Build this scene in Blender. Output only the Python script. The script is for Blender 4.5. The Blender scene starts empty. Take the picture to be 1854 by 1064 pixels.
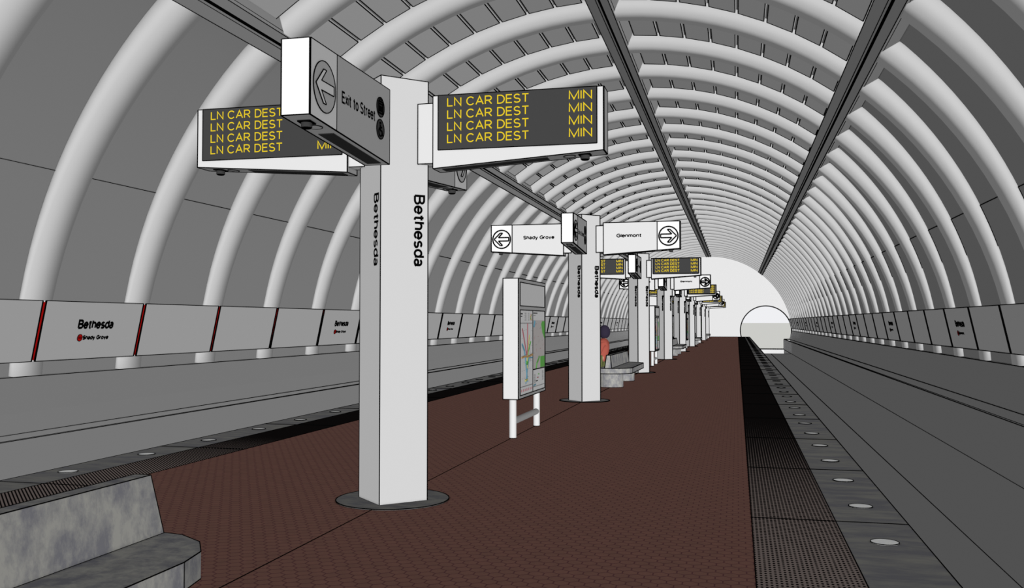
import bpy, math
from mathutils import Vector, Matrix

# ------------------------------------------------------------------ camera, world, light
SC = bpy.context.scene
COL = SC.collection
H = 1.4
FPX, CXP, CYP = 1687.0, 927.0, 532.0
PITCH = math.atan(51.2 / FPX)
YAW = math.atan(407.5 / FPX * math.cos(PITCH))
cam_d = bpy.data.cameras.new('camera')
cam = bpy.data.objects.new('camera', cam_d)
COL.objects.link(cam)
cam_d.sensor_fit = 'HORIZONTAL'
cam_d.sensor_width = 36.0
cam_d.lens = FPX / 1854.0 * 36.0
cam_d.clip_start = 0.05
cam_d.clip_end = 6000
cam.location = (0, 0, H)
cam.rotation_euler = (math.pi / 2 + PITCH, 0, YAW)
SC.camera = cam

SC.view_settings.view_transform = 'Standard'
SC.view_settings.look = 'None'
SC.view_settings.exposure = 0
SC.view_settings.gamma = 1
SC.view_settings.use_curve_mapping = False

AMB = 0.22
world = bpy.data.worlds.new('sky')
SC.world = world
world.use_nodes = True
bg = world.node_tree.nodes['Background']
bg.inputs['Color'].default_value = (0.864, 0.870, 0.892, 1)
bg.inputs['Strength'].default_value = 1.0

SC.cycles.max_bounces = 0
SC.cycles.diffuse_bounces = 0
SC.cycles.use_denoising = False
# even fill light of the station: the sky's colour as ambient light on every surface
SC.cycles.use_fast_gi = True
SC.cycles.fast_gi_method = 'ADD'
world.light_settings.ao_factor = AMB / 0.875
world.light_settings.distance = 0.02

def sun(name, d, e):
    l = bpy.data.lights.new(name, 'SUN')
    l.energy = e
    l.angle = 0.0
    l.use_shadow = False
    o = bpy.data.objects.new(name, l)
    COL.objects.link(o)
    o.rotation_euler = Vector(d).to_track_quat('-Z', 'Y').to_euler()
    return o
A25 = math.radians(20)
sun('headlight', (-math.sin(A25), math.cos(A25), 0), math.pi * AMB * 3.9)  # unseen shadowless headlight from behind the camera, shining through the walls

# ------------------------------------------------------------------ materials
def s2l(c):
    c = c / 255.0
    return c / 12.92 if c <= 0.04045 else ((c + 0.055) / 1.055) ** 2.4
def mat(name, col, emit=0):
    m = bpy.data.materials.new(name)
    m.use_nodes = True
    nt = m.node_tree
    nt.nodes.clear()
    out = nt.nodes.new('ShaderNodeOutputMaterial')
    d = nt.nodes.new('ShaderNodeBsdfDiffuse')
    if isinstance(col, (int, float)):
        col = (col, col, col)
    d.inputs['Color'].default_value = (*col, 1)
    d.name = 'BSDF'
    if emit:
        e = nt.nodes.new('ShaderNodeEmission')
        e.inputs['Color'].default_value = (*col, 1)
        e.inputs['Strength'].default_value = emit
        a = nt.nodes.new('ShaderNodeAddShader')
        nt.links.new(d.outputs[0], a.inputs[0])
        nt.links.new(e.outputs[0], a.inputs[1])
        nt.links.new(a.outputs[0], out.inputs[0])
    else:
        nt.links.new(d.outputs[0], out.inputs[0])
    return m
def N(nt, typ, **k):
    n = nt.nodes.new(typ)
    for a, b in k.items():
        setattr(n, a, b)
    return n
def mth(nt, op, a, b=None, c=None):
    n = N(nt, 'ShaderNodeMath', operation=op)
    for i, v in enumerate((a, b, c)):
        if v is None:
            continue
        if isinstance(v, (int, float)):
            n.inputs[i].default_value = v
        else:
            nt.links.new(v, n.inputs[i])
    return n.outputs[0]
def mixc(nt, fac, a, b):
    n = N(nt, 'ShaderNodeMix', data_type='RGBA')
    if isinstance(fac, (int, float)):
        n.inputs[0].default_value = fac
    else:
        nt.links.new(fac, n.inputs[0])
    for i, v in ((6, a), (7, b)):
        if isinstance(v, tuple):
            n.inputs[i].default_value = (*v, 1)
        else:
            nt.links.new(v, n.inputs[i])
    return n.outputs[2]
def objxyz(nt):
    tc = N(nt, 'ShaderNodeTexCoord')
    s = N(nt, 'ShaderNodeSeparateXYZ')
    nt.links.new(tc.outputs['Object'], s.inputs[0])
    return tc, s.outputs[0], s.outputs[1], s.outputs[2]
def noise(nt, vec, scale, detail=6, rough=0.6, stretch=None):
    n = N(nt, 'ShaderNodeTexNoise')
    n.inputs['Scale'].default_value = scale
    n.inputs['Detail'].default_value = detail
    n.inputs['Roughness'].default_value = rough
    if stretch:
        mp = N(nt, 'ShaderNodeMapping')
        mp.inputs['Scale'].default_value = stretch
        nt.links.new(vec, mp.inputs[0])
        vec = mp.outputs[0]
    nt.links.new(vec, n.inputs['Vector'])
    return n.outputs[0]
def ramp(nt, v, a, b):
    n = N(nt, 'ShaderNodeMapRange')
    n.inputs[1].default_value = a
    n.inputs[2].default_value = b
    nt.links.new(v, n.inputs[0])
    return n.outputs[0]

M = {}
M['line'] = mat('black_edge', 0.0015)
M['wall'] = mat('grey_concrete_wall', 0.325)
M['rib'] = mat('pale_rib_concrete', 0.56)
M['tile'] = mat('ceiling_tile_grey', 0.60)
M['beam'] = mat('beam_grey', 0.36)
M['flare'] = mat('beam_flare_grey', 0.36)
M['panel'] = mat('wall_panel_grey', 0.55)
M['red'] = mat('red_post', (s2l(150) / .6, s2l(14) / .6, s2l(12) / .6))
M['pylon'] = mat('pylon_white', 0.65)
M['white'] = mat('sign_white', 0.765)
M['bright'] = mat('bright_white', 0.97)
M['side'] = mat('shaded_sign_white', 0.375)  # white side faces given dark grey: their shade is put into the colour
M['arrow_shaded'] = mat('shaded_bright_white', 0.58)  # bright white of side-facing panels with the shade put into the colour
M['under'] = mat('sign_underside_shaded', 0.45)  # white underside darkened, its shade put into the colour
M['recess'] = mat('recess_black', 0.035)
M['screen'] = mat('screen_charcoal', 0.058)
M['led'] = mat('led_yellow', (0.80, 0.59, 0.02))
M['iconbk'] = mat('icon_charcoal', 0.05)
M['endwall'] = mat('end_wall_white', 0.755)
M['ground'] = mat('pale_ground', (0.535, 0.535, 0.50), 0.0)
M['hair'] = mat('dark_hair', (0.035, 0.028, 0.05))
M['skin'] = mat('skin', (0.55, 0.33, 0.23))
M['shirt'] = mat('coral_shirt', (0.42, 0.10, 0.072))
M['trouser'] = mat('olive_cloth', (0.17, 0.19, 0.07))
M['shoe'] = mat('dark_shoe', 0.04)
M['mapwhite'] = mat('poster_paper', 0.62)
M['mapbeige'] = mat('poster_street_map', (0.47, 0.44, 0.43))
M['mapgreen'] = mat('poster_green', (0.13, 0.40, 0.09))
M['mapred'] = mat('poster_red', (0.36, 0.12, 0.14))
M['mapblue'] = mat('poster_blue', (0.13, 0.30, 0.40))
M['mapyellow'] = mat('poster_yellow', (0.46, 0.45, 0.16))
M['maporange'] = mat('poster_orange', (0.46, 0.28, 0.12))
M['mapgrey'] = mat('poster_grey', 0.22)
M['bar'] = mat('crossbar_shaded_white', 0.38)  # white tube darkened; the shade on its side is put into the colour
M['steel'] = mat('post_white', 0.78)

def make_floor():
    m = mat('hex_brick', 0.2)
    nt = m.node_tree
    tc, x, y, z = objxyz(nt)
    W = 0.0845
    px = mth(nt, 'DIVIDE', x, W)
    py = mth(nt, 'DIVIDE', y, W)
    S3 = math.sqrt(3)
    def cell(ox, oy):
        ax = mth(nt, 'SUBTRACT', mth(nt, 'FLOORED_MODULO', mth(nt, 'ADD', px, ox), 1.0), 0.5)
        ay = mth(nt, 'SUBTRACT', mth(nt, 'FLOORED_MODULO', mth(nt, 'ADD', py, oy), S3), S3 / 2)
        ax = mth(nt, 'ABSOLUTE', ax)
        ay = mth(nt, 'ABSOLUTE', ay)
        d = mth(nt, 'MAXIMUM', ax, mth(nt, 'ADD', mth(nt, 'MULTIPLY', ax, 0.5), mth(nt, 'MULTIPLY', ay, S3 / 2)))
        return d
    d = mth(nt, 'MINIMUM', cell(0, 0), cell(0.5, S3 / 2))
    e = ramp(nt, d, 0.43, 0.49)
    nz = noise(nt, tc.outputs['Object'], 9.0, 3)
    base = mixc(nt, ramp(nt, nz, 0.35, 0.65), (0.308, 0.156, 0.125), (0.273, 0.144, 0.115))
    c = mixc(nt, e, base, (0.150, 0.064, 0.070))
    nt.links.new(c, nt.nodes['BSDF'].inputs['Color'])
    return m
M['floor'] = make_floor()

def make_tactile(name, wx, wy, fx, fy, ya, yb, diag=False):
    # rows of dark raised dots in a brown strip; the dots crowd together along the platform
    m = mat(name, 0.1)
    nt = m.node_tree
    tc, x, y, z = objxyz(nt)
    row = mth(nt, 'DIVIDE', mth(nt, 'ADD', x, y) if diag else y, wy)
    fl = mth(nt, 'FLOOR', row)
    sh = mth(nt, 'MULTIPLY', mth(nt, 'FLOORED_MODULO', fl, 2.0), 0.0)
    ax = mth(nt, 'SUBTRACT', mth(nt, 'FLOORED_MODULO', mth(nt, 'ADD', mth(nt, 'DIVIDE', x, wx), sh), 1.0), 0.5)
    ay = mth(nt, 'SUBTRACT', mth(nt, 'FLOORED_MODULO', row, 1.0), 0.5)
    g = ramp(nt, y, ya, yb)
    rx = mth(nt, 'ADD', fx, mth(nt, 'MULTIPLY', g, 0.85 - fx))
    ry = mth(nt, 'ADD', fy, mth(nt, 'MULTIPLY', g, 0.85 - fy))
    ax = mth(nt, 'DIVIDE', ax, rx)
    ay = mth(nt, 'DIVIDE', ay, ry)
    d = mth(nt, 'SQRT', mth(nt, 'ADD', mth(nt, 'MULTIPLY', ax, ax), mth(nt, 'MULTIPLY', ay, ay)))
    e = ramp(nt, d, 1.0, 0.9)
    c = mixc(nt, e, (0.325, 0.265, 0.245), (0.012, 0.010, 0.010))
    nt.links.new(c, nt.nodes['BSDF'].inputs['Color'])
    return m
M['tact_r'] = make_tactile('tactile_dots', 0.0264, 0.047, 0.31, 0.31, 5.5, 16.0)
M['tact_l'] = make_tactile('tactile_ribs', 0.0264, 0.037, 9.0, 0.24, 7.8, 13.0, True)

def make_stone(name, lo, hi, stretch, scale=2.2, warm=0.0):
    m = mat(name, 0.2)
    nt = m.node_tree
    tc, x, y, z = objxyz(nt)
    n1 = noise(nt, tc.outputs['Object'], scale, 9, 0.68, stretch)
    n2 = noise(nt, tc.outputs['Object'], scale * 0.8, 8, 0.7, tuple(1.7 * s for s in stretch))
    c = mixc(nt, ramp(nt, n1, 0.40, 0.60), (lo * .97, lo * .97, lo * (1.05 if 'granite' in name else 1.07)), (hi * 1.01, hi * 1.0, hi * .93))
    c = mixc(nt, mth(nt, 'MULTIPLY', ramp(nt, n2, 0.52, 0.68), 0.55), c, (lo * .9, lo * .9, lo * .96))
    nt.links.new(c, nt.nodes['BSDF'].inputs['Color'])
    return m
M['granite'] = make_stone('grey_granite', 0.234, 0.333, (1.0, 3.5, 3.0), 1.6)
M['bench'] = make_stone('mottled_bench_stone', 0.234, 0.421, (2.6, 2.6, 1.7), 2.6)
M['disc'] = make_stone('dark_granite', 0.199, 0.292, (2, 5, 2), 2.0)
M['lens'] = make_stone('edge_light_lens', 0.5, 0.62, (12, 12, 12), 4.0)
_nt = M['lens'].node_tree
_e = _nt.nodes.new('ShaderNodeEmission')
_e.inputs['Color'].default_value = (.95, .97, .95, 1)
_e.inputs['Strength'].default_value = 0.17
_a = _nt.nodes.new('ShaderNodeAddShader')
_o = [n for n in _nt.nodes if n.type == 'OUTPUT_MATERIAL'][0]
_nt.links.new(_nt.nodes['BSDF'].outputs[0], _a.inputs[0])
_nt.links.new(_e.outputs[0], _a.inputs[1])
_nt.links.new(_a.outputs[0], _o.inputs[0])

# ------------------------------------------------------------------ mesh helpers
class MB:
    def __init__(s):
        s.v = []; s.f = []; s.m = []; s.smooth = []; s.mats = []
    def mi(s, m):
        if m not in s.mats:
            s.mats.append(m)
        return s.mats.index(m)
    def add(s, vs, fs, m, smooth=False):
        b = len(s.v)
        s.v += [tuple(p) for p in vs]
        k = s.mi(m)
        for f in fs:
            s.f.append([b + i for i in f]); s.m.append(k); s.smooth.append(smooth)
    def box(s, lo, hi, m, lw=0, edges=True):
        x0, y0, z0 = lo; x1, y1, z1 = hi
        v = [(x0, y0, z0), (x1, y0, z0), (x1, y1, z0), (x0, y1, z0), (x0, y0, z1), (x1, y0, z1), (x1, y1, z1), (x0, y1, z1)]
        s.add(v, [(3, 2, 1, 0), (4, 5, 6, 7), (0, 1, 5, 4), (1, 2, 6, 5), (2, 3, 7, 6), (3, 0, 4, 7)], m)
        if lw:
            for a, b in ((0, 1), (1, 2), (2, 3), (3, 0), (4, 5), (5, 6), (6, 7), (7, 4), (0, 4), (1, 5), (2, 6), (3, 7)):
                s.bar(v[a], v[b], lw)
    def bar(s, p, q, w, w2=None, m=None):
        m = m or M['line']
        p = Vector(p); q = Vector(q)
        d = q - p
        if d.length < 1e-7:
            return
        d.normalize()
        a = d.cross(Vector((0, 0, 1)))
        if a.length < 1e-3:
            a = d.cross(Vector((0, 1, 0)))
        a.normalize(); b = d.cross(a)
        w2 = w if w2 is None else w2
        r1 = w / 2; r2 = w2 / 2
        vs = [p + a * r1 + b * r1, p - a * r1 + b * r1, p - a * r1 - b * r1, p + a * r1 - b * r1,
              q + a * r2 + b * r2, q - a * r2 + b * r2, q - a * r2 - b * r2, q + a * r2 - b * r2]
        s.add(vs, [(0, 1, 2, 3), (7, 6, 5, 4), (0, 4, 5, 1), (1, 5, 6, 2), (2, 6, 7, 3), (3, 7, 4, 0)], m)
    def poly(s, pts, lw, closed=True):
        n = len(pts)
        for i in range(n if closed else n - 1):
            s.bar(pts[i], pts[(i + 1) % n], lw)
    def prism(s, pts, ext, m, lw=0, smooth=False, vert=True):
        ext = Vector(ext)
        a = [Vector(p) for p in pts]; b = [p + ext for p in a]
        n = len(a)
        s.add(a + b, [tuple(range(n - 1, -1, -1)), tuple(range(n, 2 * n))], m)
        s.add(a + b, [(i, (i + 1) % n, n + (i + 1) % n, n + i) for i in range(n)], m, smooth)
        if lw:
            s.poly(a, lw); s.poly(b, lw)
            if vert:
                for i in range(n):
                    s.bar(a[i], b[i], lw)
    def tube(s, p, q, r, m, n=20, r2=None, cap=True, lw=0):
        p = Vector(p); q = Vector(q); d = (q - p).normalized()
        a = d.cross(Vector((0, 0, 1)))
        if a.length < 1e-3:
            a = Vector((1, 0, 0))
        a.normalize(); b = d.cross(a)
        r2 = r if r2 is None else r2
        A = [p + (a * math.cos(t) + b * math.sin(t)) * r for t in [2 * math.pi * i / n for i in range(n)]]
        B = [q + (a * math.cos(t) + b * math.sin(t)) * r2 for t in [2 * math.pi * i / n for i in range(n)]]
        s.add(A + B, [(i, (i + 1) % n, n + (i + 1) % n, n + i) for i in range(n)], m, True)
        if cap:
            s.add(A + B, [tuple(range(n - 1, -1, -1)), tuple(range(n, 2 * n))], m)
        if lw:
            s.poly(A, lw); s.poly(B, lw)
    def lineY(s, x, z, y0, y1, k=1.0, lo=0.006):
        # a seam running along the tunnel
        ys = []
        y = y0
        while y < y1:
            ys.append(y); y += max(1.2, y * 0.25)
        ys.append(y1)
        for a, b in zip(ys[:-1], ys[1:]):
            s.bar((x, a, z), (x, b, z), lwid(a, k, lo), lwid(b, k, lo))
    def build(s, name, parent=None, loc=None):
        me = bpy.data.meshes.new(name)
        me.from_pydata(s.v, [], s.f)
        for m in s.mats:
            me.materials.append(m)
        me.polygons.foreach_set('material_index', s.m)
        me.polygons.foreach_set('use_smooth', s.smooth)
        me.update()
        o = bpy.data.objects.new(name, me)
        COL.objects.link(o)
        if parent:
            o.parent = parent
        if loc:
            o.location = loc
        return o

def lwid(d, k=1.0, lo=0.004):
    return max(lo, min(0.045, 0.00085 * abs(d) * k))
def tag(o, label, cat, group=None):
    o['label'] = label; o['category'] = cat
    if group:
        o['group'] = group
    return o
def thing(name, loc, label, cat, group=None):
    o = bpy.data.objects.new(name, None)
    o.empty_display_size = 0.1
    COL.objects.link(o)
    o.location = loc
    return tag(o, label, cat, group)
def struct(o):
    o['kind'] = 'structure'
    return o

# plain sans lettering drawn as strokes: lines are point lists, arcs are (cx, cy, rx, ry, a0, a1)
def A_(cx, cy, rx, ry, a0, a1):
    n = max(4, int(abs(a1 - a0) / 15))
    return [(cx + rx * math.cos(math.radians(a0 + (a1 - a0) * i / n)), cy + ry * math.sin(math.radians(a0 + (a1 - a0) * i / n))) for i in range(n + 1)]
XH = .72
def bowl(w):
    return A_(w / 2, XH / 2, w / 2, XH / 2, 0, 360)
GL = {
 'L': (.50, [[(0, 1), (0, 0), (.50, 0)]]),
 'N': (.62, [[(0, 0), (0, 1), (.62, 0), (.62, 1)]]),
 'C': (.70, [A_(.37, .5, .37, .5, 40, 320)]),
 'A': (.72, [[(0, 0), (.36, 1), (.72, 0)], [(.12, .33), (.60, .33)]]),
 'R': (.62, [[(0, 0), (0, 1), (.34, 1)] + A_(.34, .73, .25, .27, 90, -90) + [(0, .46)], [(.30, .46), (.62, 0)]]),
 'D': (.64, [[(0, 0), (0, 1), (.26, 1)] + A_(.26, .5, .38, .5, 90, -90) + [(0, 0)]]),
 'E': (.54, [[(.54, 1), (0, 1), (0, 0), (.54, 0)], [(0, .53), (.49, .53)]]),
 'S': (.58, [A_(.29, .745, .26, .255, 25, 270) + A_(.29, .245, .29, .245, 90, -155)]),
 'T': (.62, [[(0, 1), (.62, 1)], [(.31, 1), (.31, 0)]]),
 'M': (.74, [[(0, 0), (0, 1), (.37, 0), (.74, 1), (.74, 0)]]),
 'I': (.0, [[(0, 0), (0, 1)]]),
 'B': (.58, [[(0, 0), (0, 1), (.30, 1)] + A_(.30, .765, .24, .235, 90, -90) + [(0, .53)], [(.30, .53)] + A_(.31, .265, .27, .265, 90, -90) + [(0, 0)]]),
 'G': (.70, [A_(.37, .5, .37, .5, 40, 330) + [(.70, .45), (.40, .45)]]),
 'e': (.50, [[(0, .38), (.50, .38)] + A_(.25, XH / 2, .25, XH / 2, 3, 325)]),
 't': (.30, [[(.13, .95), (.13, .12)] + A_(.24, .12, .11, .12, 180, 270) + [(.30, 0)], [(-.05, XH), (.32, XH)]]),
 'h': (.45, [[(0, 0), (0, 1)], A_(.225, XH - .24, .225, .24, 180, 0) + [(.45, 0)]]),
 's': (.43, [A_(.215, .535, .19, .185, 25, 270) + A_(.215, .175, .215, .175, 90, -155)]),
 'd': (.49, [A_(.245, XH / 2, .245, XH / 2, 0, 360), [(.49, 0), (.49, 1)]]),
 'a': (.47, [A_(.20, .19, .20, .19, 0, 360), A_(.215, .50, .20, .22, 155, 0) + [(.415, .08), (.47, 0)]]),
 'y': (.46, [[(0, XH), (.23, 0)], [(.46, XH), (.20, -.20), (.10, -.28), (.02, -.27)]]),
 'r': (.27, [[(0, 0), (0, XH)], A_(.20, XH - .24, .20, .24, 180, 65)]),
 'o': (.50, [A_(.25, XH / 2, .25, XH / 2, 0, 360)]),
 'v': (.46, [[(0, XH), (.23, 0), (.46, XH)]]),
 'l': (.0, [[(0, 0), (0, 1)]]),
 'n': (.45, [[(0, 0), (0, XH)], A_(.225, XH - .24, .225, .24, 180, 0) + [(.45, 0)]]),
 'm': (.74, [[(0, 0), (0, XH)], A_(.185, XH - .22, .185, .22, 180, 0) + [(.37, 0)], A_(.555, XH - .22, .185, .22, 180, 0) + [(.74, 0)]]),
 'x': (.44, [[(0, 0), (.44, XH)], [(0, XH), (.44, 0)]]),
 'i': (.0, [[(0, 0), (0, XH)], [(0, .90), (0, 1.0)]]),
 ' ': (.18, []),
}
def put_text(mb, body, org, right, up, cap, width, m, weight=0.12, off=0.003, outline=0):
    """letters with left baseline at org, drawn along right and up, cap height and total width given"""
    right = Vector(right).normalized(); up = Vector(up).normalized(); nn = right.cross(up)
    org = Vector(org) + nn * off
    x = 0.0
    lay = []
    for ch in body:
        w, st = GL[ch]
        lay.append((x, st)); x += w + .21
    sx = width / (x - .21)
    hw = weight / 2
    for x0, st in lay:
        for pl in st:
            # inset so that strokes stay inside the cap height
            P_ = [Vector(((x0 + a) * sx, (hw + b * (1 - 2 * hw)) * cap)) for a, b in pl]
            ww = weight * cap / 2
            closed = (P_[0] - P_[-1]).length < 1e-6
            k = len(P_)
            L_, R_ = [], []
            for i in range(k):
                pa = P_[i - 1] if i > 0 else (P_[-2] if closed else None)
                pb = P_[i + 1] if i < k - 1 else (P_[1] if closed else None)
                d1 = (P_[i] - pa).normalized() if pa is not None and (P_[i] - pa).length > 1e-9 else None
                d2 = (pb - P_[i]).normalized() if pb is not None and (pb - P_[i]).length > 1e-9 else None
                d1 = d1 or d2; d2 = d2 or d1
                n1 = Vector((-d1.y, d1.x)); n2 = Vector((-d2.y, d2.x))
                mm = n1 + n2
                mm = mm.normalized() if mm.length > .05 else n1
                sc = min(2.2, 1 / max(.2, mm.dot(n1)))
                L_.append(P_[i] + mm * ww * sc); R_.append(P_[i] - mm * ww * sc)
            vs = [org + right * p.x + up * p.y for p in L_ + R_]
            mb.add(vs, [(i, k + i, k + i + 1, i + 1) for i in range(k - 1)], m)

# ------------------------------------------------------------------ sizes of the place
XC, ZC, R = -2.6, 0.05, 7.62
P = 2.39
Y0, Y1 = -3.2, 90.85
HB = 3.745                      # half width of the platform
XP = -2.662
RIB0 = 11.745
ZBED = -1.14
def arc(theta, r, y):
    t = math.radians(theta)
    return (XC + r * math.sin(t), y, ZC + r * math.cos(t))
def shell_r(theta):
    t = abs(theta)
    if t < 42:
        return 7.93
    return 7.93 - 0.22 * min(1, (t - 42) / 35.0)

# ------------------------------------------------------------------ floor and platform edges
mb = MB()
mb.box((XC - 2.69, Y0, -1.14), (XC + 2.69, Y1, 0.0), M['floor'])
mb.lineY(XC - 2.69, 0.0, 1.5, Y1); mb.lineY(XC + 2.69, 0.0, 1.5, Y1)
mb.lineY(XP, 0.0, 1.5, Y1, 0.8)
mb.bar((XC - HB, Y1 - .02, .01), (XC + HB, Y1 - .02, .01), .06)
struct(mb.build('floor'))
JOINT0 = 6.955
for sgn, side in ((1, 'right'), (-1, 'left')):
    mb = MB()
    a, b = sorted((XC + sgn * 2.69, XC + sgn * 3.265))
    mb.box((a, Y0, -1.14), (b, Y1, 0.0), M['tact_r'] if sgn > 0 else M['tact_l'])
    for k in range(-3, 36):
        y = JOINT0 + k * P
        if 1 < y < Y1:
            mb.bar((a, y, .001), (b, y, .001), lwid(y, 1.2))
    o = struct(mb.build('trim_tactile_%s' % side))
    mb = MB()
    a, b = sorted((XC + sgn * 3.265, XC + sgn * HB))
    mb.box((a, Y0, -1.14), (b, Y1, 0.0), M['granite'])
    mb.lineY(XC + sgn * 3.265, 0.0, 1.5, Y1); mb.lineY(XC + sgn * HB, 0.0, 1.5, Y1)
    for k in range(-3, 36):
        y = JOINT0 + k * P
        if 1 < y < Y1:
            mb.bar((a, y, .001), (b, y, .001), lwid(y, 1.2))
    o = struct(mb.build('trim_granite_%s' % side))

# trackway, side walls and ledges
def mx(sgn, d):
    return XC + sgn * d
YBED = 78.0
for sgn, side in ((1, 'right'), (-1, 'left')):
    mb = MB()
    a, b = sorted((mx(sgn, HB), mx(sgn, 6.84)))
    mb.box((a, Y0, ZBED - .3), (b, YBED, ZBED), M['wall'])
    mb.bar((a, YBED, ZBED), (b, YBED, ZBED), .05)
    mb.lineY(mx(sgn, 5.235), ZBED, 1.5, YBED, 0.9)
    mb.lineY(mx(sgn, 6.84), ZBED, 1.5, Y1, 0.9)
    struct(mb.build('floor_trackbed_%s' % side))
    mb = MB()
    mb.box((a, YBED, -2.5), (b, Y1, -2.2), M['wall'])
    struct(mb.build('floor_pit_%s' % side))
    mb = MB()
    prof = [(6.84, -2.2), (6.84, -.19), (6.90, -.19), (6.90, -.75), (7.38, -.75), (7.38, -.19), (7.44, .1), (7.6, .6), (7.95, .6), (7.95, -2.2)]
    pts = [(mx(sgn, d), Y0, z) for d, z in prof]
    if sgn < 0:
        pts = pts[::-1]
    mb.prism(pts, (0, Y1 - Y0, 0), M['wall'])
    for d, z, kk in ((6.84, -.19, .9), (6.90, -.19, .9), (7.38, -.19, .9), (7.6, .6, 1.0)):
        mb.lineY(mx(sgn, d), z, 1.5, Y1, kk)
    struct(mb.build('wall_%s' % side))

# vault shell
mb = MB()
th = [-86 + i * 172 / 86 for i in range(87)]
vin = [arc(t, shell_r(t), Y0) for t in th] + [arc(t, shell_r(t), Y1) for t in th]
vout = [arc(t, shell_r(t) + .35, Y0) for t in th] + [arc(t, shell_r(t) + .35, Y1) for t in th]
n = len(th)
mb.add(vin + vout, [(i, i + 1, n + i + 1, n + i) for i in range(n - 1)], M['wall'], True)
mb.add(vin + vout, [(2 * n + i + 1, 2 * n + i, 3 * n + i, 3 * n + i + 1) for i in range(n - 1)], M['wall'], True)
mb.add(vin + vout, [(i, 2 * n + i, 2 * n + i + 1, i + 1) for i in range(n - 1)], M['wall'])
for t in (-63.0, 63.3):
    p = arc(t, shell_r(t) - .004, 0)
    mb.lineY(p[0], p[2], 1.5, Y1, 0.9)
struct(mb.build('ceiling'))

# ribs: rounded arches, each its own piece
RK = list(range(-5, 34))
NT, NPF = 60, 3
for idx, k in enumerate(RK):
    y = RIB0 + k * P
    if y < Y0 + .4:
        continue
    mb = MB()
    vs = []
    t0, t1 = -85.8, 85.8
    for i in range(NT + 1):
        t = t0 + (t1 - t0) * i / NT
        rs = shell_r(t) + .02
        for yy, rr in ((-.285, rs), (-.285, R), (.285, R), (.285 + 1.1 * (rs - R), rs)):
            vs.append(arc(t, rr, y + yy))
    fs = []
    for a_ in range(4):
        mb.bar(arc(63.3 + a_ * 1.5, shell_r(63.3 + a_ * 1.5) - .004, y - .29), arc(64.8 + a_ * 1.5, shell_r(64.8 + a_ * 1.5) - .004, y - .29), lwid(y, .9))
    w = NPF + 1
    for i in range(NT):
        for j in range(NPF):
            fs.append((i * w + j, i * w + j + 1, (i + 1) * w + j + 1, (i + 1) * w + j))
        fs.append((i * w + NPF, i * w, (i + 1) * w, (i + 1) * w + NPF))
    fs.append(tuple(range(w))); fs.append(tuple(range(NT * w + w - 1, NT * w - 1, -1)))
    mb.add(vs, fs, M['rib'], True)
    struct(mb.build('trim_%d' % (idx + 1)))

# rows of ceiling tiles between the ribs
TILE_A = [(2.85 + i * 4.26, 2.85 + i * 4.26 + 3.80) for i in range(8)]
TILE_B = [(-36.6 + i * 4.26, -36.6 + i * 4.26 + 3.80) for i in range(8)]
for k in RK[:-1]:
    y = RIB0 + k * P
    if y < Y0 + .4:
        continue
    mb = MB()
    for a0, a1 in TILE_A + TILE_B:
        ya, yb = y + .42, y + P - .44
        lw = lwid(max(6, math.hypot(y + 1.2, 6.3)), 1.1)
        c = [arc(a0, 7.82, ya), arc(a1, 7.82, ya), arc(a1, 7.82, yb), arc(a0, 7.82, yb)]
        d = [arc(a0, 7.90, ya), arc(a1, 7.90, ya), arc(a1, 7.90, yb), arc(a0, 7.90, yb)]
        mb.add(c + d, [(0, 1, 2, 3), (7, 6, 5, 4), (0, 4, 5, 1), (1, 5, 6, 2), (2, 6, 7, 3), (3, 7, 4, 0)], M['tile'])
        mb.poly(c, lw)
    struct(mb.build('ceiling'))

# three long beams under the crown
for n_, (tc_, where) in enumerate(((-38.75, 'left'), (0.0, 'crown'), (38.75, 'right'))):
    mb = MB()
    sec = [(-1.65, 7.59), (1.6, 7.59), (2.55, 7.94), (-1.65, 7.94)]
    pts = [arc(tc_ + a, r, Y0) for a, r in sec]
    v = [Vector(p) for p in pts]; e = Vector((0, Y1 - Y0, 0)); u = [p + e for p in v]
    mb.add(v + u, [(3, 2, 1, 0), (4, 5, 6, 7), (0, 1, 5, 4)], M['beam'])
    mb.add(v + u, [(1, 2, 6, 5)], M['flare'])
    mb.add(v + u, [(3, 0, 4, 7)], M['beam'])
    # dark slot with two lips
    for a0, a1 in ((0.0, .46),):
        sl = [arc(tc_ + a0, 7.587, Y0), arc(tc_ + a1, 7.587, Y0), arc(tc_ + a1, 7.66, Y0), arc(tc_ + a0, 7.66, Y0)]
        mb.prism(sl, (0, Y1 - Y0, 0), M['line'])
    for a in (-1.65, -.2, 1.6, 1.78):
        p = arc(tc_ + a, 7.588 if a < 1.7 else 7.66, 0)
        mb.lineY(p[0], p[2], 3, Y1, 0.9)
    for a, r in ((2.45, 7.92), (-1.70, 7.66), (-1.95, 7.88)):
        p = arc(tc_ + a, r, 0)
        mb.lineY(p[0], p[2], 3, Y1, 0.9)
    struct(mb.build('trim_beam_%s' % where))

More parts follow.
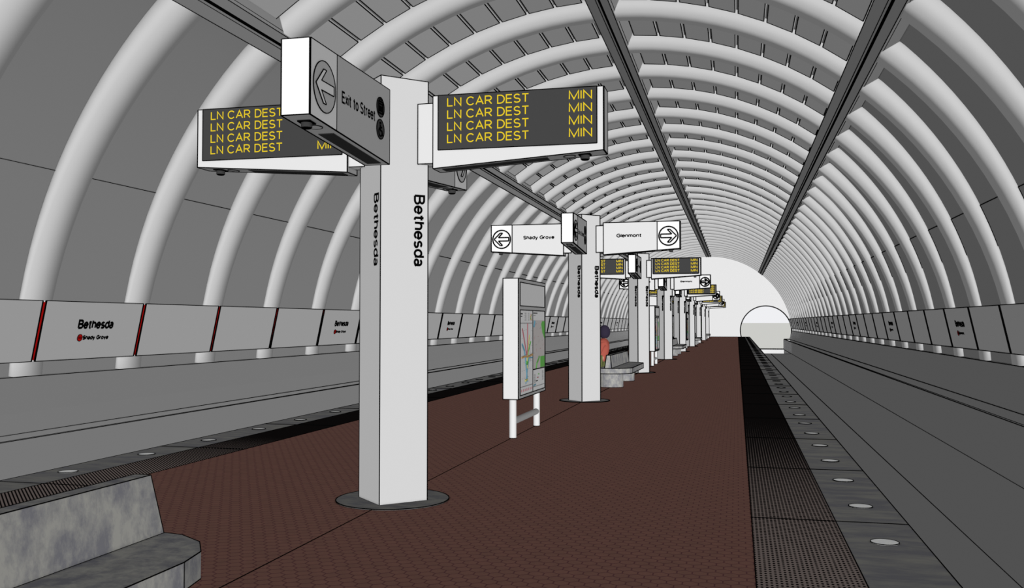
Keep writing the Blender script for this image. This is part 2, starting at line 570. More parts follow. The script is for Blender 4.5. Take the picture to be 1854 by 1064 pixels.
# far end wall with its two track openings
import bmesh
def end_wall(name, YE, th):
    bm = bmesh.new()
    def loop(pts):
        vs = [bm.verts.new(p) for p in pts]
        return [bm.edges.new((vs[i], vs[(i + 1) % len(vs)])) for i in range(len(vs))]
    outer = [arc(-95 + i * 190 / 60, 8.1, YE) for i in range(61)]
    outer += [(XC + 8.1, YE, -2.3), (XC - 8.1, YE, -2.3)]
    edges = loop(outer)
    for s in ((1, -1) if th > 0 else ()):
        cxp, czp, rr = 5.22, .62, 2.32
        pts = []
        for i in range(49):
            a = math.radians(220 - i * (220 + 22) / 48)
            pts.append((XC + s * (cxp + rr * math.cos(a)), Y1, czp + rr * math.sin(a)))
        pts += [(XC + s * 7.38, Y1, -.19), (XC + s * 6.86, Y1, -.19), (XC + s * 6.86, Y1, -1.1), (XC + s * (cxp + rr * math.cos(math.radians(220))), Y1, -1.1)]
        edges += loop(pts)
        portal_pts[s] = pts
    bmesh.ops.triangle_fill(bm, edges=edges, use_beauty=True, normal=(0, -1, 0))
    geo = bmesh.ops.extrude_face_region(bm, geom=bm.faces[:])
    vs = [g for g in geo['geom'] if isinstance(g, bmesh.types.BMVert)]
    bmesh.ops.translate(bm, verts=vs, vec=(0, th, 0))
    bmesh.ops.recalc_face_normals(bm, faces=bm.faces[:])
    me = bpy.data.meshes.new(name)
    bm.to_mesh(me); bm.free()
    me.materials.append(M['endwall'])
    o = bpy.data.objects.new(name, me)
    COL.objects.link(o)
    return struct(o)
portal_pts = {}
end_wall('wall_far', Y1, .4)
end_wall('wall_near', Y0, -.4)  # added wall behind the camera, out of view, keeps sky light out
for s, side in ((1, 'right'), (-1, 'left')):
    mb = MB()
    mb.poly([(p[0], Y1 - .01, p[2]) for p in portal_pts[s]], .10)
    struct(mb.build('trim_portal_%s' % side))
mb = MB()
mb.box((-900, Y1 + .4, -1.6), (900, 4000, -1.45), M['ground'])
struct(mb.build('ground'))

# ------------------------------------------------------------------ trackside wall panels
def ordn(i):
    w = ['first', 'second', 'third', 'fourth', 'fifth', 'sixth', 'seventh', 'eighth', 'ninth', 'tenth']
    return w[i] if i < 10 else '%dth' % (i + 1)
for s, side, ks in ((-1, 'left', range(-2, 33)), (1, 'right', range(0, 33))):
    nl = 0
    since = 0
    for k in ks:
        y = RIB0 + k * P
        d = math.hypot(y, 9 if s < 0 else 5)
        lw = lwid(d, 1.0)
        lettered = (k % 4 == 0)
        if lettered:
            nl += 1; since = 0
            lab = 'grey %s-wall panel with station-name lettering, %s lettered one from the near end' % (side, ordn(nl - 1))
            grp = 'lettered panels along the %s wall' % side
            nm = 'station_name_panel'
        else:
            since += 1
            if nl == 0:
                lab = 'blank grey %s-wall panel, %s before the first lettered panel' % (side, ('nearest one', 'second')[0] if k == -1 else 'second one')
            else:
                lab = 'blank grey %s-wall panel, %s one beyond the %s lettered panel' % (side, ordn(since - 1), ordn(nl - 1))
            grp = 'blank panels along the %s wall' % side
            nm = 'trackside_panel'
        base = Vector((mx(s, 7.52), y + P / 2, 0.82))
        t = thing(nm, base, lab, 'wall panel', grp)
        # local frame: along y; leaning inwards with height
        tx, bx = mx(s, 7.33) - base.x, 0.0
        hz = 1.72 - .82
        g = .035
        th_ = s * .05
        f = [(bx, -P / 2 + g, 0), (bx, P / 2 - g, 0), (tx, P / 2 - g, hz), (tx, -P / 2 + g, hz)]
        mb = MB()
        if s < 0:
            f = f[::-1]
        mb.prism(f, (th_, 0, 0), M['panel'])
        mb.poly(f, lw)
        for a_, b_ in ((0, 3), (1, 2)):
            mb.bar(f[a_], f[b_], lw * 1.7)
        mb.build('face', t)
        up = Vector((tx, 0, hz)).normalized()
        rt = Vector((0, 1, 0)) if s < 0 else Vector((0, -1, 0))
        if lettered:
            bold = .15 + .006 * d
            mb = MB()
            ctr = -rt * (P / 2)
            put_text(mb, 'Bethesda', ctr + rt * .835 + up * .485, rt, up, .155, .82, M['line'], min(.4, bold), .004)
            mb.build('station_name', t)
            mb = MB()
            put_text(mb, 'Shady Grove' if s < 0 else 'Glenmont', ctr + rt * .985 + up * .31, rt, up, .075, .60 if s < 0 else .46, M['line'], min(.45, bold * 1.3), .004)
            mb.build('destination_name', t)
            mb = MB()
            nn = rt.cross(up)
            c = ctr + rt * .91 + up * .345 + nn * .004
            mb.prism([c + rt * (.055 * math.cos(a)) + up * (.055 * math.sin(a)) for a in [i * math.pi / 10 for i in range(20)]], nn * .003, M['red'], lw * .6, vert=False)
            put_text(mb, 'RD', c - rt * .034 - up * .018 + nn * .004, rt, up, .036, .068, M['line'], .22, .004)
            mb.build('line_dot', t)
        # red divider post at the near end of the panel
        mb = MB()
        w_ = .034
        q = [(bx + th_ * .1, -P / 2 - w_, .02), (bx + th_ * .1, -P / 2 + w_, .02), (tx + th_ * .1, -P / 2 + w_, hz - .02), (tx + th_ * .1, -P / 2 - w_, hz - .02)]
        if s < 0:
            q = q[::-1]
        mb.prism(q, (th_ * .4, 0, 0), M['red'])
        po = mb.build('divider_post', t)
        po['label'] = 'red divider post at the near end of the panel'

# ------------------------------------------------------------------ platform edge lights
def light_mesh(lw):
    mb = MB()
    pts = [(.086 * math.cos(i * math.pi / 14), .086 * math.sin(i * math.pi / 14), .0) for i in range(28)]
    mb.prism(pts, (0, 0, .004), M['lens'])
    return mb, [(x, y, .004) for x, y, z in pts]
for s, side in ((1, 'right'), (-1, 'left')):
    for k in range(-3, 71):
        y = 6.36 + k * P / 2
        mb, ring = light_mesh(0)
        mb.poly(ring, lwid(y, .9))
        o = mb.build('platform_edge_light', None, (XC + s * 3.503, y, 0.001))
        tag(o, 'round pale edge light set flush in the granite strip at platform %s edge' % side, 'light', 'edge lights along the %s platform edge' % side)

# ------------------------------------------------------------------ pylons and their signs
PY = [7.0 + 4 * P * i for i in range(9)]
HP, HD = 3.31, 0.287
def near_word(i):
    return ['nearest', 'second', 'third', 'fourth', 'fifth', 'sixth', 'seventh', 'eighth', 'ninth'][i]

def pylon(i, y):
    lw = lwid(y, 1.1)
    t = thing('station_pylon', (XP, y, 0), '%s white square station-name pylon standing cornerwise on the platform, counted from the camera' % near_word(i), 'pylon', 'station pylons down the platform')
    c = [(0, -HD), (HD, 0), (0, HD), (-HD, 0)]
    mb = MB()
    mb.prism([(a, b, .0) for a, b in c], (0, 0, HP), M['pylon'], lw)
    mb.build('shaft', t)
    mb = MB()
    ring = [(.445 * math.cos(a), .445 * math.sin(a), 0.001) for a in [j * 2 * math.pi / 48 for j in range(48)]]
    mb.prism(ring, (0, 0, .006), M['disc'])
    mb.poly([(p[0], p[1], .007) for p in ring], lw)
    b = mb.build('base_disc', t)
    b['label'] = 'round dark granite disc at the foot'
    bold = min(.45, .135 + .007 * y)
    q = 1 / math.sqrt(2)
    for sx, sy in ((1, -1), (-1, -1), (1, 1), (-1, 1)):
        nn = Vector((sx * q, sy * q, 0))
        rt = Vector((0, 0, 1)).cross(nn)          # to the viewer's right on this face
        cen = nn * (HD * q)
        # letters run downwards, their tops to the right
        org = cen + rt * (HD * q - .125) + Vector((0, 0, 2.395))
        mb = MB()
        put_text(mb, 'Bethesda', org, (0, 0, -1), rt, .098, .552, M['line'], bold, .003)
        mb.build('lettering', t)
    return t

def arrow_pts(c, rt, up, s, dirn):
    # an outlined arrow pointing along dirn * rt
    P2 = [(-.155, 0), (-.03, .125), (.02, .125), (-.065, .035), (.15, .035), (.15, -.035), (-.065, -.035), (.02, -.125), (-.03, -.125)]
    return [c + rt * (-dirn * x * s) + up * (z * s) for x, z in P2]

def arm(i, y, d, kind):
    """one sign arm; d is the unit vector outwards; kind: board | place | exit"""
    dist = max(4.5, y + (d[1] * 1.0))
    lw = lwid(dist, 1.1)
    d = Vector((d[0], d[1], 0)); up = Vector((0, 0, 1))
    nrm = Vector((-d.y, d.x, 0))
    xw = abs(d.x) > .5
    ui, uo, T = (.36, 1.70, .095)
    ztop = 3.17
    zi, zo = (2.60, 2.69)
    if not xw:
        uo = 1.715
    pw = .39
    if kind == 'board':
        side = 'right' if d.x > 0 else 'left'
        lab = 'dark departure board with yellow lettering on the %s arm of the %s pylon' % (side, near_word(i))
        nm, cat, grp = 'departure_board', 'display board', 'departure boards on the pylons'
    elif kind == 'place':
        side = 'right' if d.x > 0 else 'left'
        lab = 'white direction sign with outward arrow on the %s arm of the %s pylon' % (side, near_word(i))
        nm, cat, grp = 'direction_sign', 'sign', 'direction signs on the pylons'
    else:
        side = 'near' if d.y < 0 else 'far'
        lab = 'white exit sign with shade-darkened faces and circled arrow on the %s side of the %s pylon' % (side, near_word(i))
        nm, cat, grp = 'exit_sign', 'sign', 'exit signs on the pylons'
    ui_ = ui
    org = Vector((XP, y, 0)) + d * .0
    t = thing(nm, org, lab, cat, grp)
    def zb(u):
        return zi + (zo - zi) * (u - ui_) / (uo - ui_)
    def pt(u, z, s=0.0):
        return d * u + nrm * s + up * z
    # housing
    mb = MB()
    sec = [pt(ui_, zb(ui_), -T), pt(uo, zb(uo), -T), pt(uo, ztop, -T), pt(ui_, ztop, -T)]
    v = sec + [p + nrm * (2 * T) for p in sec]
    fs = [(0, 1, 2, 3), (7, 6, 5, 4), (1, 5, 6, 2), (2, 6, 7, 3), (3, 7, 4, 0)]
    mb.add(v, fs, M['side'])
    mb.add(v, [(0, 4, 5, 1)], M['under'])
    for a, b in ((0, 1), (1, 2), (2, 3), (3, 0), (4, 5), (5, 6), (6, 7), (7, 4), (0, 4), (1, 5), (2, 6), (3, 7)):
        mb.bar(v[a], v[b], lw)
    mb.build('housing', t)
    # bracket to the pylon
    if True:
        mb = MB()
        bt = .07 if xw else .02
        a = pt(.225, 2.645, -bt); b = pt(ui_ + .01, 3.12, bt)
        lo = [min(a[j], b[j]) for j in range(3)]; hi = [max(a[j], b[j]) for j in range(3)]
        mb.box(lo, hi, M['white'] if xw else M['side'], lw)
        mb.build('bracket', t)
    # faces on both sides
    for sg in (-1, 1):
        nv = nrm * sg
        rt = up.cross(nv)
        dd = 1 if rt.dot(d) > 0 else -1         # arm direction seen on this face
        o_ = nv * (T + .001)
        def q(u, z, e=0.0):
            return d * u + up * z + nv * (T + .001 + e)
        def plate(us, mat_, name, th=.004, e=0.0, line=True):
            mbp = MB()
            pl = us
            mbp.prism(pl, nv * th, mat_)
            if line:
                mbp.poly([p + nv * th for p in pl], lw)
            return mbp
        if kind == 'board':
            pm = plate([q(ui_, zb(ui_)), q(uo, zb(uo)), q(uo, ztop), q(ui_, ztop)], M['white'], 'face')
            pm.build('face_panel', t)
            pm = plate([q(ui_ + .043, 2.742, .005), q(uo - .048, 2.742, .005), q(uo - .048, ztop + .001, .005), q(ui_ + .043, ztop + .001, .005)], M['screen'], 'screen', .003)
            so = pm.build('screen', t)
            so['label'] = 'charcoal screen with four yellow lines'
            u_left = ui_ + .043 if dd > 0 else uo - .048
            u_right = uo - .048 if dd > 0 else ui_ + .043
            bold = min(.22, .128 + .002 * (y - 7))
            for r_ in range(4):
                zz = 3.079 - r_ * .0955
                mbt = MB()
                put_text(mbt, 'LN CAR DEST', q(u_left + dd * .078, zz, .009), rt, up, .07, .646, M['led'], bold, 0)
                put_text(mbt, 'MIN', q(u_right - dd * .209, zz, .009), rt, up, .07, .168, M['led'], bold, 0)
                mbt.build('led_line', so)
        else:
            if kind == 'place':
                m1, m2 = M['white'], M['bright']
            else:
                m1, m2 = M['side'], M['arrow_shaded']  # exit faces use the shade-darkened whites
            us = uo - pw
            pm = plate([q(ui_, zb(ui_)), q(us, zb(us)), q(us, ztop), q(ui_, ztop)], m1, 'face')
            fo = pm.build('face_panel', t)
            pm = plate([q(us, zb(us)), q(uo, zb(uo)), q(uo, ztop), q(us, ztop)], m2, 'arrow')
            ao = pm.build('arrow_panel', t)
            ao['label'] = 'square end panel with a circled arrow pointing outwards'
            # circled arrow
            r_ = .165
            c = q(uo - pw / 2, 2.912 if kind == 'place' else 2.905, .006)
            mbc = MB()
            ring = [c + rt * (r_ * math.cos(a)) + up * (r_ * math.sin(a)) for a in [j * 2 * math.pi / 40 for j in range(40)]]
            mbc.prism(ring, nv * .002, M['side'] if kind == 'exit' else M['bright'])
            mbc.poly([p + nv * .003 for p in ring], lw * (1.0 if kind == 'exit' else 1.5))
            ap = [p + nv * .004 for p in arrow_pts(c, rt, up, .9 if kind == 'place' else 0.88, dd)]
            mbc.prism(ap, nv * .002, M['arrow_shaded'] if kind == 'exit' else M['bright'])
            mbc.poly([p + nv * .003 for p in ap], lw * (1.0 if kind == 'exit' else 1.4))
            mbc.build('arrow_emblem', ao)
            mbt = MB()
            bold = min(.45, .13 + .006 * y)
            if kind == 'place':
                body = 'Glenmont' if d.x > 0 else 'Shady Grove'
                w = .43 if d.x > 0 else .56
                um = (ui_ + us) / 2 - .02
                put_text(mbt, body, q(um, 2.90, .006) - rt * (w / 2), rt, up, .07, w, M['line'], bold, 0)
                mbt.build('lettering', fo)
            else:
                if dd < 0:
                    org_ = q(us - .085, 2.866, .006)
                    ic = us - .765
                else:
                    org_ = q(us - .665, 2.866, .006)
                    ic = us - .765
                put_text(mbt, 'Exit to Street', org_, rt, up, .085, .58, M['line'], bold, 0)
                mbt.build('lettering', fo)
                for zc_, which in ((2.992, 'lift'), (2.828, 'wheel')):
                    c = q(ic, zc_, .006)
                    mi = MB()
                    ring = [c + rt * (.073 * math.cos(a)) + up * (.073 * math.sin(a)) for a in [j * 2 * math.pi / 32 for j in range(32)]]
                    mi.prism(ring, nv * .002, M['iconbk'])
                    mi.poly([p + nv * .003 for p in ring], lw)
                    def L(x0, z0, x1, z1, ww=.011):
                        mi.bar(c + rt * x0 * .83 + up * z0 * .83 + nv * .003, c + rt * x1 * .83 + up * z1 * .83 + nv * .003, ww)
                    if which == 'lift':
                        for a, b in (((-.05, -.055), (.05, -.055)), ((.05, -.055), (.05, .05)), ((.05, .05), (-.05, .05)), ((-.05, .05), (-.05, -.055))):
                            L(*a, *b)
                        for xx in (-.028, 0, .028):
                            L(xx, -.04, xx, .01, .014); L(xx, .02, xx, .034, .014)
                        L(-.02, .062, -.02, .078, .012); L(.02, .062, .02, .078, .012)
                    else:
                        L(-.012, .045, -.012, .062, .016)
                        L(-.012, .04, -.008, -.012); L(-.008, -.012, .028, -.012); L(.028, -.012, .045, -.055); L(-.01, .018, .024, .018)
                        for j in range(9):
                            a0 = math.radians(120 + j * 24); a1 = math.radians(120 + (j + 1) * 24)
                            L(-.005 + .038 * math.cos(a0), -.025 + .038 * math.sin(a0), -.005 + .038 * math.cos(a1), -.025 + .038 * math.sin(a1), .009)
                    mi.build('pictogram', t)
    # end panel
    mb = MB()
    e = [pt(uo + .001, zb(uo), -T), pt(uo + .001, zb(uo), T), pt(uo + .001, ztop, T), pt(uo + .001, ztop, -T)]
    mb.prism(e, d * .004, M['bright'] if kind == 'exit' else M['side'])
    mb.poly([p + d * .004 for p in e], lw)
    eo = mb.build('end_panel', t)
    if kind == 'exit':
        eo['label'] = 'plain bright white end panel'
    # underside: camera dome, speaker disc, lamp recess
    sl = (zo - zi) / (uo - ui_)
    def ub(u, s, e=0.0):
        return d * u + nrm * s + up * (zb(u) - e)
    mb = MB()
    pl = [ub(uo - .20, -.045, .002), ub(uo - .11, -.045, .002), ub(uo - .11, .045, .002), ub(uo - .20, .045, .002)]
    mb.prism(pl, (0, 0, -.008), M['line'])
    cc = ub(uo - .155, 0, .008)
    mb.tube(cc, cc - up * .03, .036, M['iconbk'], 20)
    mb.tube(cc - up * .028, cc - up * .038, .036, M['line'], 20, .027)
    mb.build('camera_dome', t)
    mb = MB()
    ring = [ub(uo - .275 + .045 * math.cos(a), .05 * math.sin(a), .001) for a in [j * 2 * math.pi / 24 for j in range(24)]]
    mb.prism(ring, (0, 0, -.003), M['under'])
    mb.poly([p - up * .003 for p in ring], lw * .8)
    mb.build('speaker_disc', t)
    mb = MB()
    pl = [ub(ui_ + .06, -.055, .001), ub(uo - .44, -.055, .001), ub(uo - .44, .055, .001), ub(ui_ + .06, .055, .001)]
    mb.prism(pl, (0, 0, -.004), M['recess'])
    mb.build('lamp_recess', t)
    return t

for i, y in enumerate(PY):
    pylon(i, y)
    kind = 'board' if i % 2 == 0 else 'place'
    arm(i, y, (1, 0), kind)
    arm(i, y, (-1, 0), kind)
    arm(i, y, (0, -1), 'exit')
    arm(i, y, (0, 1), 'exit')

# ------------------------------------------------------------------ map cases
def map_case(i, y0):
    lw = lwid(y0 - .5, 1.1)
    t = thing('map_case', (-2.645, y0, 0), ['white free-standing map case on two legs between the nearest and second pylons',
              'white free-standing map case just beyond the third pylon',
              'white free-standing map case just beyond the fifth pylon',
              'white free-standing map case just beyond the seventh pylon'][i], 'map case', 'map cases along the platform')
    L, w, zb_, zt = 1.59, .095, .475, 1.93
    y0_, y1_ = -L / 2, L / 2
    mb = MB()
    mb.box((-w, y0_, zb_), (w, y1_, zt), M['side'], lw)  # long faces carry painted shade; the ends stay white
    mb.build('frame', t)
    for s in (-1, 1):
        mb = MB()
        a = s * L / 2
        mb.box((-w, min(a, a + s * .004), zb_), (w, max(a, a + s * .004), zt), M['white'], lw)
        o = mb.build('end_panel', t)
        o['label'] = 'white end panel of the map case'
    for s in (-1, 1):
        x = s * (w + .001)
        rt = Vector((0, s, 0)); up = Vector((0, 0, 1)); nn = Vector((s, 0, 0))
        def q(a, z, e=0.0):
            # a runs left to right on the face, 0..L
            return Vector((x, 0, 0)) + rt * (a - L / 2) + up * z + nn * e
        def rect(mb, a0, a1, z0, z1, m, e=0.0, line=0):
            pts = [q(a0, z0, e), q(a1, z0, e), q(a1, z1, e), q(a0, z1, e)]
            mb.prism(pts, nn * .002, m)
            if line:
                mb.poly([p + nn * .002 for p in pts], line)
        mb = MB()
        rect(mb, .075, L - .055, 1.60, 1.885, M['arrow_shaded'], 0, lw)  # header toned down for shade like the exit sign's arrow panel
        o = mb.build('header_panel', t)
        o['label'] = 'blank pale header panel'
        # transit map poster
        mb = MB()
        a0, a1, z0, z1 = .075, .785, .515, 1.55
        W_, H_ = a1 - a0, z1 - z0
        rect(mb, a0, a1, z0, z1, M['mapwhite'], 0, lw)
        def ln(pts, m, ww):
            for (ax, az), (bx, bz) in zip(pts[:-1], pts[1:]):
                mb.bar(q(a0 + ax * W_, z0 + az * H_, .003), q(a0 + bx * W_, z0 + bz * H_, .003), ww * .7, None, m)
        ln([(0, .845), (1, .845)], M['mapgrey'], .012)
        ln([(0, .095), (1, .095)], M['mapgrey'], .010)
        ln([(.15, .78), (.32, .62), (.45, .50), (.50, .46), (.55, .52), (.56, .84)], M['mapred'], .022)
        ln([(.72, .70), (.60, .55), (.55, .45), (.52, .30)], M['mapyellow'], .022)
        ln([(.82, .62), (.62, .50), (.58, .40), (.60, .32)], M['mapgreen'], .020)
        ln([(.08, .44), (.35, .45), (.55, .44), (.95, .46)], M['maporange'], .03)
        ln([(.12, .60), (.30, .52), (.38, .42), (.45, .30), (.55, .14)], M['mapblue'], .028)
        ln([(.95, .42), (.70, .43), (.60, .36), (.50, .24), (.42, .12)], M['mapblue'], .022)
        ln([(.40, .38), (.52, .36)], M['mapgreen'], .05)
        ln([(.36, .16), (.52, .17)], M['mapyellow'], .035)
        ln([(.62, .60), (.72, .58), (.78, .48), (.82, .38)], M['mapgrey'], .008)
        for j in range(7):
            ln([(.34 + (j % 2) * .03, .965 - j * .014), (.48, .965 - j * .014)], M['mapgrey'], .006)
            ln([(.62, .965 - j * .014), (.72, .965 - j * .014)], M['mapgrey'], .005)
        ln([(.05, .955), (.16, .955)], M['line'], .02); ln([(.05, .925), (.14, .925)], M['line'], .012)
        ln([(.84, .96), (.84, .875)], M['mapred'], .012); ln([(.78, .93), (.92, .88)], M['mapyellow'], .012); ln([(.79, .89), (.90, .95)], M['mapgreen'], .012)
        for j in range(7):
            ln([(.10 + j * .135, .065), (.10 + j * .135, .035)], M['mapred'], .016)
        for j in range(30):
            ax = (.08 + .61803 * j * 1.7) % .9 + .04
            az = (.14 + .7548 * j) % .66 + .14
            ln([(ax, az), (ax + .05, az)], M['mapgrey'], .005)
        o = mb.build('transit_map_poster', t)
        o['label'] = 'white poster with coloured route lines'
        # street map poster
        mb = MB()
        a0, a1 = .79, L - .055
        W_ = a1 - a0
        rect(mb, a0, a1, z0, z1, M['mapwhite'], 0, lw)
        rect(mb, a0 + .01, a1 - .01, z0 + .27 * H_, z0 + .88 * H_, M['mapbeige'], .002)
        rect(mb, a0 + .62 * W_, a1 - .012, z0 + .28 * H_, z0 + .42 * H_, M['mapgreen'], .004)
        mb.prism([q(a0 + .78 * W_, z0 + .87 * H_, .004), q(a0 + .70 * W_, z0 + .83 * H_, .004), q(a0 + .80 * W_, z0 + .72 * H_, .004), q(a0 + .86 * W_, z0 + .70 * H_, .004), q(a1 - .012, z0 + .64 * H_, .004), q(a1 - .012, z0 + .87 * H_, .004)], nn * .002, M['mapgreen'])
        ln([(.25, .28), (.30, .34), (.42, .38), (.52, .42)], M['mapgreen'], .03)
        ln([(.05, .80), (.12, .87)], M['mapblue'], .04)
        ln([(.03, .27), (.97, .27)], M['line'], .018)
        ln([(.05, .97), (.36, .97)], M['line'], .014); ln([(.05, .94), (.22, .94)], M['mapgrey'], .010)
        for j in range(26):
            ax = (.07 + .61803 * j) % .88 + .05
            az = (.31 + .7548 * j) % .52 + .33
            if ax > .6 and az < .44:
                continue
            ln([(ax, az), (ax + (.07 if j % 2 else .0), az + (.0 if j % 2 else .035))], M['mapgrey'] if j % 3 else M['mapred'], .006)
        for j in range(8):
            ln([(.10, .20 - j * .014), (.22, .20 - j * .014)], M['mapgrey'], .006)
            ln([(.78, .23 - j * .016), (.90, .23 - j * .016)], M['mapgrey'], .007)
        ln([(.34, .16), (.46, .16)], M['mapred'], .014); ln([(.44, .20), (.50, .20)], M['mapgreen'], .02); ln([(.25, .12), (.38, .12)], M['line'], .014); ln([(.06, .07), (.22, .08)], M['mapblue'], .02)
        ln([(0, .055), (1, .055)], M['mapgrey'], .008)
        o = mb.build('street_map_poster', t)
        o['label'] = 'beige street-map poster with green patches'
    for s in (-1, 1):
        mb = MB()
        mb.tube((0, s * .685, 0), (0, s * .685, zb_), .043, M['steel'], 24)
        mb.poly([(.043 * math.cos(a), s * .685 + .043 * math.sin(a), .004) for a in [j * math.pi / 10 for j in range(20)]], lw * .7)
        mb.build('leg', t)
    mb = MB()
    mb.tube((0, -.70, .20), (0, .70, .20), .040, M['bar'], 24)
    mb.build('crossbar', t)
    return t
for i in range(4):
    map_case(i, 11.685 + 8 * P * i)

# ------------------------------------------------------------------ benches
def bench(i, y):
    lw = lwid(max(3.5, y - 1.5), 1.0)
    t = thing('stone_bench', (XP, y, 0), ['mottled grey stone bench with central backrest in the left foreground',
              'mottled grey stone bench between the second and third pylons, where the person sits',
              'mottled grey stone bench beyond the fourth pylon', 'mottled grey stone bench beyond the sixth pylon',
              'mottled grey stone bench beyond the eighth pylon'][i], 'bench', 'stone benches along the platform')
    hl, hw, z0, z1 = 1.66, .47, .31, .425
    out = []
    for s in (1, -1):
        for j in range(9):
            a = (0 if s > 0 else math.pi) + math.pi * j / 8
            out.append((hw * math.cos(a), s * (hl - hw) + hw * math.sin(a), z0))
    mb = MB()
    mb.prism(out, (0, 0, z1 - z0), M['bench'], lw, vert=False)
    for k in (0, 8, 9, 17):
        mb.bar(out[k], (out[k][0], out[k][1], z1), lw)
    mb.build('seat', t)
    mb = MB()
    b, tp, zt = .0725, .042, .70
    hb, ht = hl - .02, hl - .08
    v = [(-b, -hb, z1), (b, -hb, z1), (tp, -ht, zt), (-tp, -ht, zt), (-b, hb, z1), (b, hb, z1), (tp, ht, zt), (-tp, ht, zt)]
    mb.add(v, [(0, 1, 2, 3), (7, 6, 5, 4), (0, 4, 5, 1), (1, 5, 6, 2), (2, 6, 7, 3), (3, 7, 4, 0)], M['bench'])
    for a_, b_ in ((0, 1), (1, 2), (2, 3), (3, 0), (4, 5), (5, 6), (6, 7), (7, 4), (0, 4), (1, 5), (2, 6), (3, 7)):
        mb.bar(v[a_], v[b_], lw)
    mb.build('backrest', t)
    for s in (-1, 1):
        mb = MB()
        c = [(.26 * math.cos(a), s * 1.12 + .26 * math.sin(a), 0) for a in [j * math.pi / 12 for j in range(24)]]
        mb.prism(c, (0, 0, z0), M['bench'], 0)
        mb.poly(c, lw)
        mb.build('plinth', t)
    return t
for i in range(5):
    bench(i, 2.21 + 8 * P * i)

# ------------------------------------------------------------------ seated person
def skin_mesh(name, parent, joints, edges, m, lvl=2, root=0):
    me = bpy.data.meshes.new(name)
    me.from_pydata([j[:3] for j in joints], edges, [])
    me.materials.append(m)
    o = bpy.data.objects.new(name, me)
    COL.objects.link(o)
    o.parent = parent
    sk = o.modifiers.new('skin', 'SKIN')
    sk.use_smooth_shade = True
    lay = me.skin_vertices[0].data if me.skin_vertices else None
    if lay is None:
        bm = bmesh.new(); bm.from_mesh(me)
        bm.verts.layers.skin.verify()
        bm.to_mesh(me); bm.free()
        lay = me.skin_vertices[0].data
    for i, j in enumerate(joints):
        r = j[3]
        lay[i].radius = r if isinstance(r, tuple) else (r, r)
        lay[i].use_root = (i == root)
    ss = o.modifiers.new('sub', 'SUBSURF')
    ss.levels = lvl; ss.render_levels = lvl
    return o

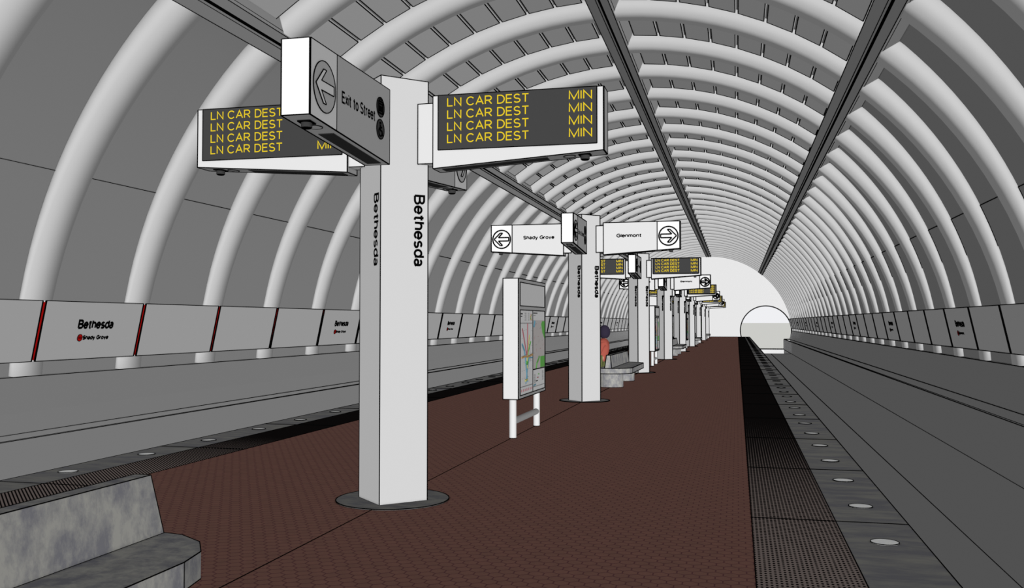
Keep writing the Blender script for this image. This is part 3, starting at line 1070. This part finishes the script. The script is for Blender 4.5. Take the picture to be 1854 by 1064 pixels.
def person():
    t = thing('person', (-2.93, 20.33, .435), 'person in coral top and olive trousers seated on a bench behind the second pylon', 'person')
    # local: faces -x; hips at origin + .1 up
    B = [(0.0, 0, .11, (.13, .15)), (.03, 0, .26, (.105, .13)), (.07, 0, .42, (.11, .15)), (.10, 0, .53, (.08, .12)),
         (.105, 0, .60, (.05, .05)), (.095, 0, .66, (.05, .055)), (.08, 0, .735, (.085, .075)), (.075, 0, .82, (.085, .075)), (.08, 0, .86, (.05, .05)),
         (.09, -.17, .51, .052), (.02, -.24, .30, .042), (-.14, -.20, .17, .033), (-.24, -.15, .15, .03),
         (.09, .17, .51, .052), (.02, .24, .30, .042), (-.14, .20, .17, .033), (-.24, .15, .15, .03),
         (-.02, -.09, .10, .085), (-.42, -.10, .10, .062), (-.43, -.10, -.14, .05), (-.41, -.10, -.34, .036), (-.53, -.11, -.375, .03),
         (-.02, .09, .10, .085), (-.42, .10, .10, .062), (-.43, .10, -.14, .05), (-.41, .10, -.34, .036), (-.53, .11, -.375, .03)]
    E_ = [(0, 1), (1, 2), (2, 3), (3, 4), (4, 5), (5, 6), (6, 7), (7, 8), (3, 9), (9, 10), (10, 11), (11, 12), (3, 13), (13, 14), (14, 15), (15, 16),
          (0, 17), (17, 18), (18, 19), (19, 20), (20, 21), (0, 22), (22, 23), (23, 24), (24, 25), (25, 26)]
    # five fingers a hand, curled over the thigh
    for side, w in ((-1, 12), (1, 16)):
        for k, (dy, ln_) in enumerate(((-.03, .055), (-.01, .07), (.01, .068), (.03, .055))):
            b = len(B)
            wx, wy, wz = -.24, side * .15, .15
            B.append((wx - .05, wy + dy, wz + .005, .0095)); B.append((wx - .05 - ln_ * .6, wy + dy * 1.1, wz, .0085)); B.append((wx - .05 - ln_, wy + dy * 1.1, wz - .02, .007))
            E_ += [(w, b), (b, b + 1), (b + 1, b + 2)]
        b = len(B)
        B.append((wx - .01, wy - side * .045, wz, .011)); B.append((wx - .05, wy - side * .06, wz - .01, .009))
        E_ += [(w, b), (b, b + 1)]
    skin_mesh('body', t, B, E_, M['skin'], 2)
    g = .016
    T_ = [(0.0, 0, .10, (.15, .17)), (.03, 0, .26, (.12, .145)), (.075, 0, .42, (.14, .175)), (.10, 0, .53, (.125, .15)), (.10, 0, .635, (.078, .078)),
          (.09, -.17, .51, .068), (.02, -.24, .30, .056), (-.12, -.205, .18, .044),
          (.09, .17, .51, .068), (.02, .24, .30, .056), (-.12, .205, .18, .044)]
    skin_mesh('top', t, T_, [(0, 1), (1, 2), (2, 3), (3, 4), (3, 5), (5, 6), (6, 7), (3, 8), (8, 9), (9, 10)], M['shirt'], 2)
    Q = [(0.0, 0, .10, (.135, .15)), (-.03, -.09, .10, .098), (-.42, -.10, .10, .076), (-.43, -.10, -.14, .064), (-.41, -.10, -.31, .055),
         (-.03, .09, .10, .098), (-.42, .10, .10, .076), (-.43, .10, -.14, .064), (-.41, .10, -.31, .055)]
    skin_mesh('trousers', t, Q, [(0, 1), (1, 2), (2, 3), (3, 4), (0, 5), (5, 6), (6, 7), (7, 8)], M['trouser'], 2)
    for s in (-1, 1):
        skin_mesh('shoe', t, [(-.39, s * .10, -.365, (.045, .04)), (-.47, s * .105, -.372, (.046, .034)), (-.57, s * .11, -.377, (.04, .028))], [(0, 1), (1, 2)], M['shoe'], 2)
    # hair: a full cap that leaves the face (towards -x) clear
    mb = MB()
    rows, cols = 14, 24
    vs = []
    for a in range(rows + 1):
        ph = math.pi * a / rows
        for b in range(cols):
            th = 2 * math.pi * b / cols
            x = math.sin(ph) * math.cos(th); y = math.sin(ph) * math.sin(th); z = math.cos(ph)
            rx, ry, rz = .128, .125, .15
            if x < -.62:
                x = -.62 + (x + .62) * .15 if z < .45 else x * .92
            vs.append((.085 + x * rx + .02, y * ry, .755 + z * rz))
    fs = [(a * cols + b, (a + 1) * cols + b, (a + 1) * cols + (b + 1) % cols, a * cols + (b + 1) % cols) for a in range(rows) for b in range(cols)]
    mb.add(vs, fs, M['hair'], True)
    mb.build('hair', t)
    # face
    mb = MB()
    for s in (-1, 1):
        mb.tube((-.022, s * .034, .765), (-.012, s * .034, .765), .009, M['hair'], 10)
    mb.build('eyes', t)
    mb = MB()
    mb.tube((-.028, 0, .765), (-.042, 0, .735), .008, M['skin'], 10, .014)
    mb.build('nose', t)
    mb = MB()
    mb.bar((-.018, -.025, .70), (-.018, .025, .70), .010, None, M['mapred'])
    mb.build('mouth', t)
person()
